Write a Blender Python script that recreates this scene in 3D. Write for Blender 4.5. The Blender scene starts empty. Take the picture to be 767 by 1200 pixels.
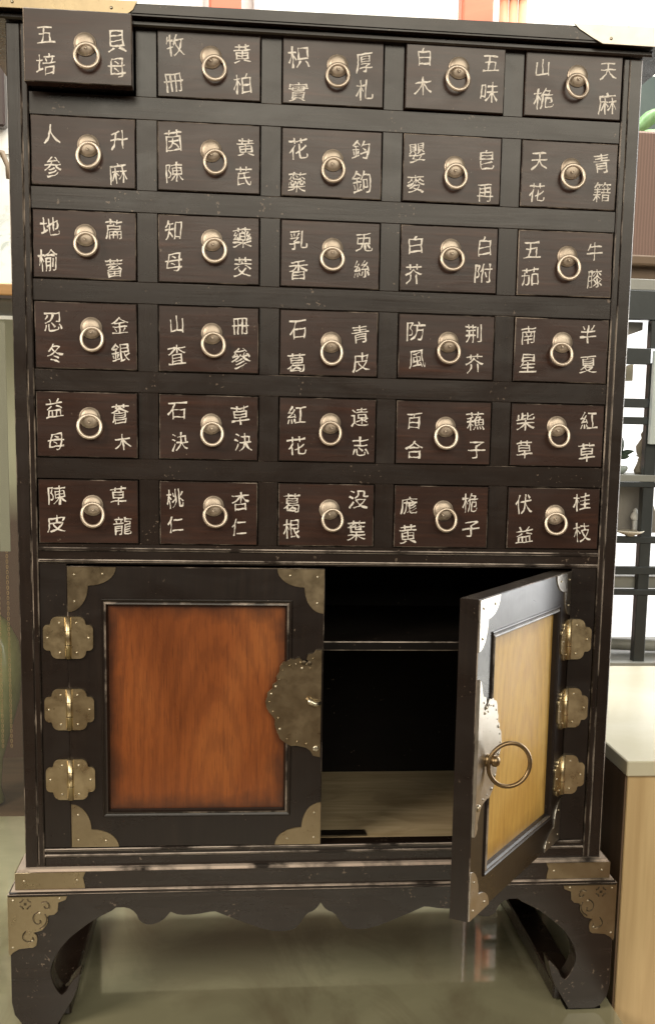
import bpy, bmesh, math, random
from mathutils import Vector, Matrix, noise
from mathutils.geometry import tessellate_polygon
random.seed(7)
S = bpy.context.scene
COL = S.collection
PI = math.pi
# ------------------------------------------------------------------ camera
cam = bpy.data.cameras.new('camera'); camo = bpy.data.objects.new('camera', cam); COL.objects.link(camo)
YAW, PIT, ROL = math.radians(-6.83180), math.radians(-9.31453), math.radians(-1.36076)
R = Matrix.Rotation(YAW, 4, 'Z') @ Matrix.Rotation(PIT, 4, 'X') @ Matrix.Rotation(ROL, 4, 'Y') @ Matrix.Rotation(PI/2, 4, 'X')
camo.matrix_world = Matrix.Translation((-0.0926, -1.2743, -0.1201)) @ R
cam.sensor_fit = 'VERTICAL'; cam.sensor_height = 36; cam.lens = 1443.9/1200*36
cam.shift_x = -62.9/1200; cam.shift_y = 131.1/1200
cam.clip_start = .02; cam.clip_end = 60
S.camera = camo
# ------------------------------------------------------------------ view, world, lamps
S.view_settings.view_transform = 'Standard'; S.view_settings.look = 'None'
S.view_settings.exposure = 0.0; S.view_settings.gamma = 1
w = bpy.data.worlds.new('World'); S.world = w; w.use_nodes = True
w.node_tree.nodes['Background'].inputs[0].default_value = (1.0, .86, .70, 1)
w.node_tree.nodes['Background'].inputs[1].default_value = .12
def area(name, loc, aim, sx, sy, power, col):
    l = bpy.data.lights.new(name, 'AREA'); l.shape = 'RECTANGLE'; l.size = sx; l.size_y = sy; l.energy = power; l.color = col
    o = bpy.data.objects.new(name, l); COL.objects.link(o); o.location = loc
    o.rotation_euler = (Vector(aim)-Vector(loc)).to_track_quat('-Z', 'Y').to_euler()
    return o
area('shop_front_window_light', (.85, -3.6, 1.55), (0, 0, .1), 4.0, 2.0, 120, (1.0, .925, .76))
area('left_fill_light', (-2.1, -1.7, .95), (0, -.1, -.15), 1.2, .9, 58, (1.0, .88, .72))  # warm fill added at the left to brighten the drawer lettering
area('side_window_light', (2.3, 1.0, .15), (.15, -.1, -.35), 1.3, 1.7, 62, (.97, .98, .98))
area('rear_ceiling_light', (.3, .90, 1.55), (.2, 1.6, .1), 2.6, .5, 75, (1.0, .98, .93))
# ------------------------------------------------------------------ materials
def mat(name, base, rough=.5, metal=0., spec=.5, coat=0., coat_r=.1):
    m = bpy.data.materials.new(name); m.use_nodes = True
    b = m.node_tree.nodes['Principled BSDF']
    b.inputs['Base Color'].default_value = (*base, 1); b.inputs['Roughness'].default_value = rough
    b.inputs['Metallic'].default_value = metal; b.inputs['Specular IOR Level'].default_value = spec
    b.inputs['Coat Weight'].default_value = coat; b.inputs['Coat Roughness'].default_value = coat_r
    return m, m.node_tree, b
def nd(t, kind, **k):
    n = t.nodes.new(kind)
    for a, v in k.items():
        if a in n.inputs: n.inputs[a].default_value = v
        else: setattr(n, a, v)
    return n
def coords(t, scale=(1, 1, 1), rnd=True, kind='Object'):
    tc = nd(t, 'ShaderNodeTexCoord'); mp = nd(t, 'ShaderNodeMapping'); mp.inputs['Scale'].default_value = scale
    t.links.new(tc.outputs[kind], mp.inputs['Vector'])
    if rnd:
        oi = nd(t, 'ShaderNodeObjectInfo'); mu = nd(t, 'ShaderNodeMath', operation='MULTIPLY'); mu.inputs[1].default_value = 37.
        t.links.new(oi.outputs['Random'], mu.inputs[0]); t.links.new(mu.outputs[0], mp.inputs['Location'])
    return mp.outputs['Vector']
def noise_tex(t, vec, scale, detail=4, rough=.55, dist=0.):
    n = nd(t, 'ShaderNodeTexNoise', Scale=scale, Detail=detail, Roughness=rough, Distortion=dist); t.links.new(vec, n.inputs['Vector']); return n.outputs['Fac']
def ramp(t, fac, stops):
    r = nd(t, 'ShaderNodeValToRGB'); e = r.color_ramp.elements
    while len(e) < len(stops): e.new(.5)
    for q, (p, c) in zip(e, stops): q.position = p; q.color = (*c, 1)
    t.links.new(fac, r.inputs['Fac']); return r.outputs['Color']
def mix(t, fac, a, b, mode='MIX'):
    m = nd(t, 'ShaderNodeMix', data_type='RGBA', blend_type=mode)
    for s, v in ((0, fac), (6, a), (7, b)):
        if hasattr(v, 'is_linked') or hasattr(v, 'links'): t.links.new(v, m.inputs[s])
        else: m.inputs[s].default_value = v if s == 0 else (*v, 1)
    return m.outputs[2]
def rng(t, fac, a, b, c, d):
    m = nd(t, 'ShaderNodeMapRange'); t.links.new(fac, m.inputs[0])
    for i, v in enumerate((a, b, c, d)): m.inputs[i+1].default_value = v
    return m.outputs[0]
def bump(t, b, h, strength=.2, dist=.001):
    n = nd(t, 'ShaderNodeBump', Strength=strength, Distance=dist); t.links.new(h, n.inputs['Height']); t.links.new(n.outputs[0], b.inputs['Normal'])

def lacquer(name, c0, c1, c2, gscale, r0=.20, r1=.33, flecks=.70, spec=.5):
    m, t, b = mat(name, c0, .35)
    v = coords(t, gscale); g = noise_tex(t, v, 1., 6, .6, .6)
    v2 = coords(t, (1, 1, 1)); big = noise_tex(t, v2, 14., 3)
    c = ramp(t, g, [(.3, c0), (.55, c1), (.8, c2)])
    c = mix(t, rng(t, big, .35, .7, 0, .75), c, c0)
    fl = noise_tex(t, v2, 260., 2, .5)
    msk = noise_tex(t, v2, 30., 2, .5)
    mm = nd(t, 'ShaderNodeMath', operation='MULTIPLY'); t.links.new(rng(t, fl, flecks, flecks+.03, 0, 1), mm.inputs[0]); t.links.new(rng(t, msk, .55, .62, 0, .8), mm.inputs[1])
    c = mix(t, mm.outputs[0], c, (.16, .12, .09)); b.inputs['Specular IOR Level'].default_value = spec
    t.links.new(c, b.inputs['Base Color'])
    sm = noise_tex(t, coords(t, (9, 9, 22)), 1., 5, .6, .8)
    t.links.new(rng(t, sm, .3, .7, r0, r1), b.inputs['Roughness'])
    bump(t, b, g, .12, .0006)
    return m
M = {}
M['frame'] = lacquer('dark_lacquer_vertical', (.014, .0085, .0062), (.020, .0125, .009), (.026, .017, .014), (160, 160, 9))
M['rail'] = lacquer('dark_lacquer_horizontal', (.014, .0085, .0062), (.020, .0125, .009), (.028, .018, .014), (9, 160, 160), flecks=.655)
M['drawer'] = lacquer('brown_lacquer', (.024, .0105, .0068), (.038, .0155, .0095), (.072, .028, .0155), (12, 150, 190), .22, .36, .72)
M['door'] = lacquer('black_lacquer', (.010, .0062, .0048), (.015, .0095, .007), (.023, .0145, .0105), (150, 150, 10), .24, .38)
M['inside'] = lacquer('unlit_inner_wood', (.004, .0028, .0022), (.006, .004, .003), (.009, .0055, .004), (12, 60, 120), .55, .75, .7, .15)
def worn(name, amount, tan=(.34, .28, .23), dark=(.022, .016, .013), scale=26):
    m, t, b = mat(name, dark, .38)
    v = coords(t, (1, 1, 1)); n = noise_tex(t, v, scale, 5, .65); n2 = noise_tex(t, v, 9., 2)
    ad = nd(t, 'ShaderNodeMath', operation='ADD'); t.links.new(n, ad.inputs[0]); t.links.new(rng(t, n2, .3, .7, -.13, .13), ad.inputs[1])
    c = ramp(t, ad.outputs[0], [(.30, dark), (.70-amount, dark), (.92-amount, tan), (.97, (tan[0]*1.2, tan[1]*1.2, tan[2]*1.2))])
    t.links.new(c, b.inputs['Base Color']); return m
M['worn_low'] = worn('worn_edge_faint', .12)
M['worn'] = worn('worn_edge', .22)
M['worn_high'] = worn('worn_edge_bare', .34, (.44, .38, .33))
M['ledge'] = worn('ledge_highlight', .38, (.55, .46, .39))  # pale tan paints the highlights onto the ledge tops and upper edges
def metal(name, c0, c1, r0, r1, m_=1., sc=60, b_=.25):
    m, t, b = mat(name, c0, .4, m_)
    v = coords(t, (1, 1, 1)); n = noise_tex(t, v, sc, 6, .65); n2 = noise_tex(t, v, sc*6, 3)
    c = ramp(t, n, [(.32, c0), (.68, c1)])
    oi = nd(t, 'ShaderNodeObjectInfo'); c = mix(t, rng(t, oi.outputs['Random'], 0, 1, 0, .38), c, (c0[0]*.55, c0[1]*.50, c0[2]*.45))
    sp = rng(t, n2, .68, .74, 0, .7)
    c = mix(t, sp, c, (c0[0]*.35, c0[1]*.33, c0[2]*.3))
    t.links.new(c, b.inputs['Base Color']); t.links.new(rng(t, n, .3, .7, r0, r1), b.inputs['Roughness'])
    bump(t, b, n, b_, .0006); return m
M['bronze'] = metal('aged_bronze', (.36, .285, .18), (.43, .345, .225), .26, .38)
M['bronze_dark'] = metal('tarnished_bronze', (.10, .08, .055), (.17, .135, .095), .4, .55)
M['brass'] = metal('worn_brass', (.60, .48, .29), (.76, .63, .40), .24, .38)
M['plate_glare'] = metal('glare_plate', (.50, .47, .42), (.62, .585, .53), .30, .42)  # pale copy of the bronze, glare on right-hand plates put into its colour
M['ring'] = metal('pale_brass_ring', (.66, .56, .46), (.80, .70, .60), .34, .5, .8, 120, .15)
M['rosette'] = metal('dull_rosette', (.50, .42, .34), (.66, .57, .47), .42, .58, .75, 150, .2)
M['pin'] = metal('bright_nail', (.62, .56, .44), (.8, .74, .6), .3, .4)
M['ring_bronze'] = metal('brown_bronze_ring', (.24, .165, .09), (.36, .26, .15), .3, .42, 1., 90)
M['char'] = None
m, t, b = mat('cream_paint', (.6, .5, .38), .6); v = coords(t); n = noise_tex(t, v, 420., 4, .65)
t.links.new(ramp(t, n, [(.28, (.24, .19, .16)), (.40, (.60, .55, .49)), (.64, (.82, .78, .72))]), b.inputs['Base Color']); M['char'] = m
# orange panel wood with flame grain and a dark edge band
def panel_wood(name, cx, cz, hx, hz, cols, coat=.35, rim_dark=.8):
    m, t, b = mat(name, (.3, .1, .03), .3, spec=.5 if coat else .22, coat=coat, coat_r=.22)
    v = coords(t, (1, 1, 1), rnd=False)
    g = noise_tex(t, coords(t, (420, 420, 9.0), rnd=False), 1., 6, .65, .3)
    f = noise_tex(t, coords(t, (7, 7, 3.5), rnd=False), 1., 2, .5, 1.2)
    mp = nd(t, 'ShaderNodeMapping'); mp.inputs['Location'].default_value = (-(cx+.02)*1., 0, -(cz-.10)*.26); mp.inputs['Scale'].default_value = (1., 1., .26); t.links.new(v, mp.inputs['Vector'])
    wv = nd(t, 'ShaderNodeTexWave', wave_type='RINGS', rings_direction='SPHERICAL', Scale=26., Distortion=3.2, Detail=3.); wv.inputs['Detail Scale'].default_value = 9.; wv.inputs['Detail Roughness'].default_value = .5
    t.links.new(mp.outputs[0], wv.inputs['Vector'])
    c = ramp(t, f, [(.25, cols[0]), (.5, cols[1]), (.75, cols[2])])
    c = mix(t, rng(t, wv.outputs['Fac'], .35, .95, 0, .24), c, cols[3])
    c = mix(t, rng(t, g, .48, .66, 0, .32), c, cols[3])
    fine = noise_tex(t, coords(t, (1300, 1300, 40), rnd=False), 1., 2)
    c = mix(t, rng(t, fine, .60, .66, 0, .45), c, (cols[3][0]*.6, cols[3][1]*.55, cols[3][2]*.5))
    # dark band along the panel's rim
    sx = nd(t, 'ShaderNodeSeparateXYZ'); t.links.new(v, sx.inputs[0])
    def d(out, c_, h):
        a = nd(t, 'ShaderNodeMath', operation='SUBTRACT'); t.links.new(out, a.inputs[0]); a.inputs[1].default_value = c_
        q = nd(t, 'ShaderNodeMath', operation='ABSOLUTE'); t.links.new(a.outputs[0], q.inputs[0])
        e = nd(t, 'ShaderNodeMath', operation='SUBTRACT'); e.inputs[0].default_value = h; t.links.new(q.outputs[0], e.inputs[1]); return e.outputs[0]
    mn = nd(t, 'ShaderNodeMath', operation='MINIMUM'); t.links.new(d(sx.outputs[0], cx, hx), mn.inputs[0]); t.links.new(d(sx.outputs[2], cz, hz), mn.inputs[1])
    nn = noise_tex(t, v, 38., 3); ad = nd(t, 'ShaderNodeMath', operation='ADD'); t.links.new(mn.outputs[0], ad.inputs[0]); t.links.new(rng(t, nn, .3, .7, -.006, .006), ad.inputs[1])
    c = mix(t, rng(t, ad.outputs[0], -.002, .018, rim_dark, 0), c, (.035, .012, .006))
    t.links.new(c, b.inputs['Base Color'])
    t.links.new(rng(t, f, .3, .7, .26 if coat else .4, .4 if coat else .5), b.inputs['Roughness']); bump(t, b, g, .06, .0005)
    return m

# ------------------------------------------------------------------ mesh helpers
class MB:
    def __init__(s): s.bm = bmesh.new()
    def box(s, x0, x1, y0, y1, z0, z1, mi=0, bev=0., bmi=None, dark_side=False):
        if x0 > x1: x0, x1 = x1, x0
        vs = [s.bm.verts.new((x, y, z)) for x in (x0, x1) for y in (y0, y1) for z in (z0, z1)]
        F = [(0, 1, 3, 2), (4, 6, 7, 5), (0, 4, 5, 1), (2, 3, 7, 6), (0, 2, 6, 4), (1, 5, 7, 3)]
        fs = [s.bm.faces.new([vs[i] for i in f]) for f in F]
        for f in fs: f.material_index = mi
        if bev:
            es = list({e for f in fs for e in f.edges})
            bmesh.ops.bevel(s.bm, geom=es, offset=bev, segments=1, affect='EDGES', material=(mi if bmi is None else bmi))
        return s
    def frontbox(s, x0, x1, y0, y1, z0, z1, mi=0, bev=.0008, bmi=1, seg=1):
        """box whose front edges (y0) only are bevelled with the wear material"""
        vs = [s.bm.verts.new((x, y, z)) for x in (x0, x1) for y in (y0, y1) for z in (z0, z1)]
        F = [(0, 1, 3, 2), (4, 6, 7, 5), (0, 4, 5, 1), (2, 3, 7, 6), (0, 2, 6, 4), (1, 5, 7, 3)]
        fs = [s.bm.faces.new([vs[i] for i in f]) for f in F]
        for f in fs: f.material_index = mi
        bmesh.ops.bevel(s.bm, geom=list(fs[2].edges), offset=bev, segments=seg, affect='EDGES', material=bmi)
        return s
    def prism(s, pts, y0, y1, mi=0, bev=0., bmi=None):
        """outline in x,z extruded from y0 (front) to y1"""
        a = sum(pts[i][0]*pts[(i+1) % len(pts)][1]-pts[(i+1) % len(pts)][0]*pts[i][1] for i in range(len(pts)))
        if a < 0: pts = pts[::-1]
        q = []
        for p in pts:
            if not q or (Vector(p)-Vector(q[-1])).length > 2e-4: q.append(p)
        if (Vector(q[0])-Vector(q[-1])).length < 2e-4: q.pop()
        pts = q; n = len(pts)
        tris = tessellate_polygon([[Vector((x, z, 0)) for x, z in pts]])
        def inset(d):
            out = []
            for i in range(n):
                p0, p1, p2 = Vector(pts[i-1]), Vector(pts[i]), Vector(pts[(i+1) % n])
                e1 = (p1-p0).normalized(); e2 = (p2-p1).normalized()
                n1 = Vector((-e1.y, e1.x)); n2 = Vector((-e2.y, e2.x)); m_ = n1+n2
                k = d/max(.45, m_.length_squared/2) if m_.length > 1e-6 else 0
                out.append(p1+m_*k*.5*1.0 if m_.length > 1e-6 else p1)
            return out
        rings = []
        if bev:
            rings.append(([tuple(p) for p in inset(bev)], y0)); rings.append((pts, y0+bev))
        else: rings.append((pts, y0))
        rings.append((pts, y1))
        R_ = [[s.bm.verts.new((x, y, z)) for x, z in ring] for ring, y in rings]
        for tr in tris:
            f = s.bm.faces.new([R_[0][i] for i in tr]); f.material_index = mi
            f = s.bm.faces.new([R_[-1][i] for i in tr[::-1]]); f.material_index = mi
        for k in range(len(R_)-1):
            A, B = R_[k], R_[k+1]
            for i in range(n):
                f = s.bm.faces.new((A[i], B[i], B[(i+1) % n], A[(i+1) % n])); f.material_index = (bmi if (bmi is not None and bev and k == 0) else mi)
        return s
    def tube(s, pts, r, n=10, closed=False, mi=0, taper=None):
        pts = [Vector(p) for p in pts]; m = len(pts); rings = []
        for i, p in enumerate(pts):
            if closed: d = pts[(i+1) % m]-pts[i-1]
            else: d = pts[min(i+1, m-1)]-pts[max(i-1, 0)]
            d.normalize(); up = Vector((0, 1, 0)) if abs(d.y) < .9 else Vector((1, 0, 0))
            a = d.cross(up).normalized(); b_ = d.cross(a).normalized()
            rr = r if taper is None else r*taper(i/(m-1))
            rings.append([s.bm.verts.new(p+a*math.cos(2*PI*k/n)*rr+b_*math.sin(2*PI*k/n)*rr) for k in range(n)])
        for i in range(m if closed else m-1):
            A, B = rings[i], rings[(i+1) % m]
            for k in range(n):
                f = s.bm.faces.new((A[k], A[(k+1) % n], B[(k+1) % n], B[k])); f.smooth = True; f.material_index = mi
        if not closed:
            for q in (rings[0][::-1], rings[-1]): 
                f = s.bm.faces.new(q); f.material_index = mi
        return s
    def lathe(s, prof, c, axis='Y', n=24, mi=0, sx=1., sz=1.):
        """profile of (radius, height along axis) about centre c; axis Y points to -y"""
        rings = []
        for r, h in prof:
            ring = []
            for k in range(n):
                a = 2*PI*k/n
                if axis == 'Y': p = (c[0]+r*math.cos(a)*sx, c[1]-h, c[2]+r*math.sin(a)*sz)
                else: p = (c[0]+r*math.cos(a)*sx, c[1]+r*math.sin(a)*sz, c[2]+h)
                ring.append(s.bm.verts.new(p))
            rings.append(ring)
        for A, B in zip(rings, rings[1:]):
            for k in range(n):
                f = s.bm.faces.new((A[k], A[(k+1) % n], B[(k+1) % n], B[k])); f.smooth = True; f.material_index = mi
        for q in (rings[0], rings[-1]):
            f = s.bm.faces.new(q); f.smooth = True; f.material_index = mi
        return s
    def nest(s, x0, x1, z0, z1, prof, smooth=False):
        """nested rectangles: prof = [(inset, y, material)], each step a mitred strip, last one filled"""
        prev = None
        for inset, y, mi in prof:
            r = [s.bm.verts.new(p) for p in ((x0+inset, y, z0+inset), (x1-inset, y, z0+inset), (x1-inset, y, z1-inset), (x0+inset, y, z1-inset))]
            if prev:
                for k in range(4):
                    f = s.bm.faces.new((prev[k], prev[(k+1) % 4], r[(k+1) % 4], r[k])); f.material_index = mi
            prev = r
        return s, prev
    def build(s, name, mats, parent=None, loc=(0, 0, 0), label=None, recalc=True):
        if recalc: bmesh.ops.recalc_face_normals(s.bm, faces=s.bm.faces[:])
        me = bpy.data.meshes.new(name); s.bm.to_mesh(me); s.bm.free()
        for m_ in (mats if isinstance(mats, (list, tuple)) else [mats]): me.materials.append(m_)
        o = bpy.data.objects.new(name, me); COL.objects.link(o); o.location = loc
        if parent: o.parent = parent
        if label: o['label'] = label
        return o
def empty(name, loc, label, cat, group=None):
    o = bpy.data.objects.new(name, None); COL.objects.link(o); o.location = loc; o['label'] = label; o['category'] = cat
    o.empty_display_size = .05
    if group: o['group'] = group
    return o
def tag(o, label, cat, group=None, kind=None):
    o['label'] = label; o['category'] = cat
    if group: o['group'] = group
    if kind: o['kind'] = kind
    return o
def arc(cx, cz, rx, rz, a0, a1, n=8):
    return [(cx+rx*math.cos(math.radians(a0+(a1-a0)*i/n)), cz+rz*math.sin(math.radians(a0+(a1-a0)*i/n))) for i in range(n+1)]

# ------------------------------------------------------------------ setting: floor and back wall
m, t, b = mat('shop_floor', (.22, .16, .12), .35); v = coords(t, rnd=False)
br = nd(t, 'ShaderNodeTexBrick', Scale=1.6); t.links.new(v, br.inputs['Vector']); br.inputs['Color1'].default_value = (.25, .17, .12, 1); br.inputs['Color2'].default_value = (.21, .15, .11, 1); br.inputs['Mortar'].default_value = (.12, .1, .08, 1); br.inputs['Mortar Size'].default_value = .01
t.links.new(br.outputs['Color'], b.inputs['Base Color'])
o = MB().box(-6, 6, -6, 6, -1.60, -1.55).build('floor', m); o['kind'] = 'structure'
m, t, b = mat('white_plaster', (.8, .8, .77), .7); v = coords(t, rnd=False)
t.links.new(ramp(t, noise_tex(t, v, 3., 4), [(.3, (.74, .74, .70)), (.7, (.84, .84, .81))]), b.inputs['Base Color'])
o = MB().box(-4, 4, 1.5, 1.6, -1.55, 2.6).build('back_wall', m)
o['kind'] = 'structure'

WN = empty('rear_glow_panel', (1.2, 1.47, -.70), 'glowing white panel added behind the black display rack', 'window')  # glowing panel added to whiten the wall behind the rack
wo = Vector((-1.2, -1.47, .70))
m, t, b = mat('panel_glow', (.8, .8, .8), .4); b.inputs['Emission Color'].default_value = (1, 1, .98, 1); b.inputs['Emission Strength'].default_value = 1.0
MB().box(.62, 1.9, 1.480, 1.494, -.68, .13).build('glow_pane', [m], WN, wo)
MB().box(.60, 1.92, 1.475, 1.496, -.70, -.681).box(.60, 1.92, 1.475, 1.496, .131, .15).box(.60, .619, 1.475, 1.496, -.6805, .1305).box(1.901, 1.92, 1.475, 1.496, -.6805, .1305).build('glow_frame', [mat('white_frame', (.75, .75, .72), .4)[0]], WN, wo)
# ------------------------------------------------------------------ the medicine cabinet
CAB = empty('medicine_cabinet', (0, .15, -.768), 'dark lacquered medicine cabinet with thirty-five lettered drawers and two doors, standing on the glossy counter', 'medicine cabinet')
OFF = Vector((0, -.15, .768))     # world -> cabinet
def part(mb, name, mats, label=None): return mb.build(name, mats, CAB, OFF, label)
HX = .2625; W = .2627; ZT = -.2724; ZB = -.5714; HY = .0
# carcass
for s in (-1, 1):
    x0, x1 = sorted((s*.2975, s*.3105)); part(MB().frontbox(x0, x1, -.001, .30, -.5925, .2440, bev=.0009), 'side_panel', [M['frame'], M['worn' if s < 0 else 'worn_high']])
    x0, x1 = sorted((s*.2908, s*.2972)); part(MB().frontbox(x0, x1, -.0022, .02, -.5915, .2440, bev=.0012, bmi=1), 'corner_bead', [M['frame'], M['worn']])
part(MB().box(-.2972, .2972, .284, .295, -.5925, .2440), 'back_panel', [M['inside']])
# rails between the drawer rows, dividers between the columns
PX, PZ, DW, DH = .12, .0867, .0985, .0641
cz = lambda r: (3.5-r)*PZ
g = .0009
zs = [.2492] + sum([[cz(r)+DH/2+g, cz(r)-DH/2-g] for r in range(1, 7)], []) + [-.2700]
for i in range(0, len(zs), 2): part(MB().frontbox(-.2906, .2906, 0, .019, zs[i+1], zs[i], bev=.0005), 'drawer_rail', [M['rail'], M['worn_low']])
for r in range(1, 7):
    for c in range(0, 6):
        xa = (c-3)*PX+DW/2+g if c else -.2906; xb = (c-2)*PX-DW/2-g if c < 5 else .2906
        if xb-xa > .004: part(MB().frontbox(xa, xb, .0004, .018, cz(r)-DH/2-g, cz(r)+DH/2+g, bev=.0004), 'drawer_divider', [M['frame'], M['worn_low']])
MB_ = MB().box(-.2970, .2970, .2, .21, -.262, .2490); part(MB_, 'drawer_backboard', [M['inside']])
# beads on the rails above and below the doors
for z0, z1, x in ((-.2565, -.2530, .2906), (-.2682, -.2652, .2906), (-.5752, -.5722, .2906), (-.5812, -.5785, .2906)):
    part(MB().frontbox(-x, x, -.0024, .003, z0, z1, bev=.001), 'rail_bead', [M['rail'], M['worn_high']])
mb = MB()
mb.frontbox(-.2906, .2906, 0, .019, -.5925, -.5720, bev=.0004)
part(mb, 'bottom_rail', [M['rail'], M['worn_low']])
for s in (-1, 1):
    x0, x1 = sorted((s*.2632, s*.2906)); part(MB().frontbox(x0, x1, .0002, .019, -.5718, -.2702, bev=.0006), 'door_stile', [M['door'], M['worn_low']])
# compartment
mb = MB()
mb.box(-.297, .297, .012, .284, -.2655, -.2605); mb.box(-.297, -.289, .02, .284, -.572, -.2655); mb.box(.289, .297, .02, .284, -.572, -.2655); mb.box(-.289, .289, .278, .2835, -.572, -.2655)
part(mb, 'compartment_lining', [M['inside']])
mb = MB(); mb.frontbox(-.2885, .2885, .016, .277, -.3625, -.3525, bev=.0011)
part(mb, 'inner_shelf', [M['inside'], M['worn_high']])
m, t, b = mat('bare_pine', (.4, .3, .18), .55); n = noise_tex(t, coords(t, (7, 60, 60), rnd=False), 1., 5, .6, .8); n2 = noise_tex(t, coords(t, (14, 22, 22), rnd=False), 1., 3, .5, 1.)
c = ramp(t, n, [(.3, (.42, .32, .18)), (.7, (.62, .50, .32))]); c = mix(t, rng(t, n2, .5, .66, 0, .4), c, (.25, .17, .09)); t.links.new(c, b.inputs['Base Color']); M['pine'] = m
part(MB().box(-.2885, .2885, .0195, .2775, -.5800, -.5725), 'compartment_floor', [M['pine']])
part(MB().box(-.06, .0525, .024, .043, -.5724, -.5710, bev=.0004), 'floor_batten', [M['bronze_dark']])

# ---- drawers
CH = '''1 1 五 -294 89 培 -290 -166 貝 355 66 母 353 -167 67 50 86 -88
1 2 牧 -322 151 冊 -340 -187 黄 316 109 柏 320 -168 19 84 53 -52
2 1 人 -302 149 参 -291 -154 升 338 126 麻 325 -183 48 84 55 -37
2 2 茵 -345 141 陳 -333 -152 黄 354 114 芪 335 -155 20 89 61 -47
1 3 枳 -341 107 實 -341 -207 厚 299 88 札 308 -160 40 73 41 -54
1 4 白 -314 165 木 -320 -108 五 349 144 味 342 -128 30 106 15 -30
2 3 花 -334 129 蘂 -344 -186 鈞 282 148 鉤 299 -158 8 58 13 -65
2 4 嬰 -357 142 麥 -362 -150 皀 348 109 再 339 -212 23 49 32 -75
1 5 山 -324 140 桅 -302 -153 天 344 140 麻 350 -165 32 102 25 -32
2 5 天 -314 119 花 -326 -183 青 327 132 籍 346 -147 14 88 28 -21
3 1 地 -328 160 榆 -351 -158 萹 280 159 蓄 282 -206 9 118 17 2
3 2 知 -348 176 母 -346 -129 藥 325 127 茭 329 -153 28 118 56 -9
4 1 忍 -319 128 冬 -302 -177 金 326 115 銀 334 -151 52 104 63 -31
4 2 山 -315 143 査 -316 -152 冊 312 140 參 320 -174 29 85 47 -51
3 3 乳 -320 133 香 -319 -159 兎 331 135 絲 313 -126 19 83 17 -46
3 4 白 -346 129 芥 -359 -157 白 359 140 附 354 -124 11 122 24 -1
4 3 石 -319 124 葛 -329 -202 青 315 100 皮 328 -173 21 38 26 -94
4 4 防 -319 152 風 -300 -129 荆 276 146 芥 295 -157 16 75 19 -48
3 5 五 -351 129 茄 -361 -137 牛 304 131 膝 315 -135 17 100 27 -41
4 5 南 -352 146 星 -344 -137 半 276 177 夏 292 -133 6 109 -8 -38
5 1 益 -319 156 母 -308 -173 蒼 320 114 木 348 -162 26 97 30 -15
5 2 石 -317 158 決 -291 -150 草 316 132 決 345 -136 23 63 35 -63
6 1 陳 -308 163 皮 -323 -125 草 295 162 龍 339 -140 41 91 45 -27
6 2 桃 -341 147 仁 -339 -116 杏 320 130 仁 308 -135 48 103 67 -19
5 3 紅 -319 146 花 -312 -167 遠 326 144 志 339 -153 27 95 26 -29
5 4 百 -311 115 合 -303 -176 蘓 327 126 子 348 -170 16 88 18 -38
6 3 葛 -358 120 根 -355 -146 没 329 167 葉 314 -155 31 86 62 -44
6 4 庬 -344 115 黄 -344 -183 桅 302 150 子 319 -121 18 94 46 -27
5 5 柴 -346 142 草 -345 -148 紅 329 164 草 322 -170 -12 121 5 -1
6 5 伏 -328 145 益 -307 -175 桂 299 179 枝 315 -138 12 67 15 -50'''
_glyph = {}
def glyph(ch):
    if ch not in _glyph:
        cu = bpy.data.curves.new('g', 'FONT'); cu.body = ch; cu.align_x = 'CENTER'; cu.align_y = 'CENTER'; cu.resolution_u = 3; cu.offset = 0.0
        o = bpy.data.objects.new('g', cu); COL.objects.link(o); bpy.context.view_layer.update()
        me = bpy.data.meshes.new_from_object(o.evaluated_get(bpy.context.evaluated_depsgraph_get()))
        bmx = bmesh.new(); bmx.from_mesh(me)
        for _ in range(2):
            le = [e for e in bmx.edges if e.calc_length() > .09]
            if le: bmesh.ops.subdivide_edges(bmx, edges=le, cuts=1)
        bmesh.ops.triangulate(bmx, faces=[f for f in bmx.faces if len(f.verts) > 4])
        vs = [v.co.copy() for v in bmx.verts]; bmx.verts.index_update(); fs = [[v.index for v in f.verts] for f in bmx.faces]; bmx.free()
        x0 = min(v.x for v in vs); x1 = max(v.x for v in vs); y0 = min(v.y for v in vs); y1 = max(v.y for v in vs)
        for v in vs: v.x -= (x0+x1)/2; v.y -= (y0+y1)/2
        from_edges = {}
        for f in fs:
            for k in range(len(f)):
                a_, b2 = f[k], f[(k+1) % len(f)]; from_edges.setdefault((min(a_, b2), max(a_, b2)), []).append((a_, b2))
        nr = [Vector((0, 0, 0)) for _ in vs]
        for e_, l_ in from_edges.items():
            if len(l_) == 1:
                a_, b2 = l_[0]; d_ = vs[b2]-vs[a_]
                if d_.length > 1e-6: d_.normalize(); q_ = Vector((d_.y, -d_.x, 0)); nr[a_] += q_; nr[b2] += q_
        nr = [q_.normalized() if q_.length > .3 else Vector((0, 0, 0)) for q_ in nr]
        ar = sum((vs[f[1]]-vs[f[0]]).cross(vs[f[2]]-vs[f[0]]).z for f in fs)
        if ar < 0: nr = [-q_ for q_ in nr]
        vs = list(zip(vs, nr))
        _glyph[ch] = (vs, fs); bpy.data.objects.remove(o); bpy.data.curves.remove(cu); bpy.data.meshes.remove(me)
    return _glyph[ch]
NARROW = set('白母冊山人木仁再日'); BIG = set('')
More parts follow.
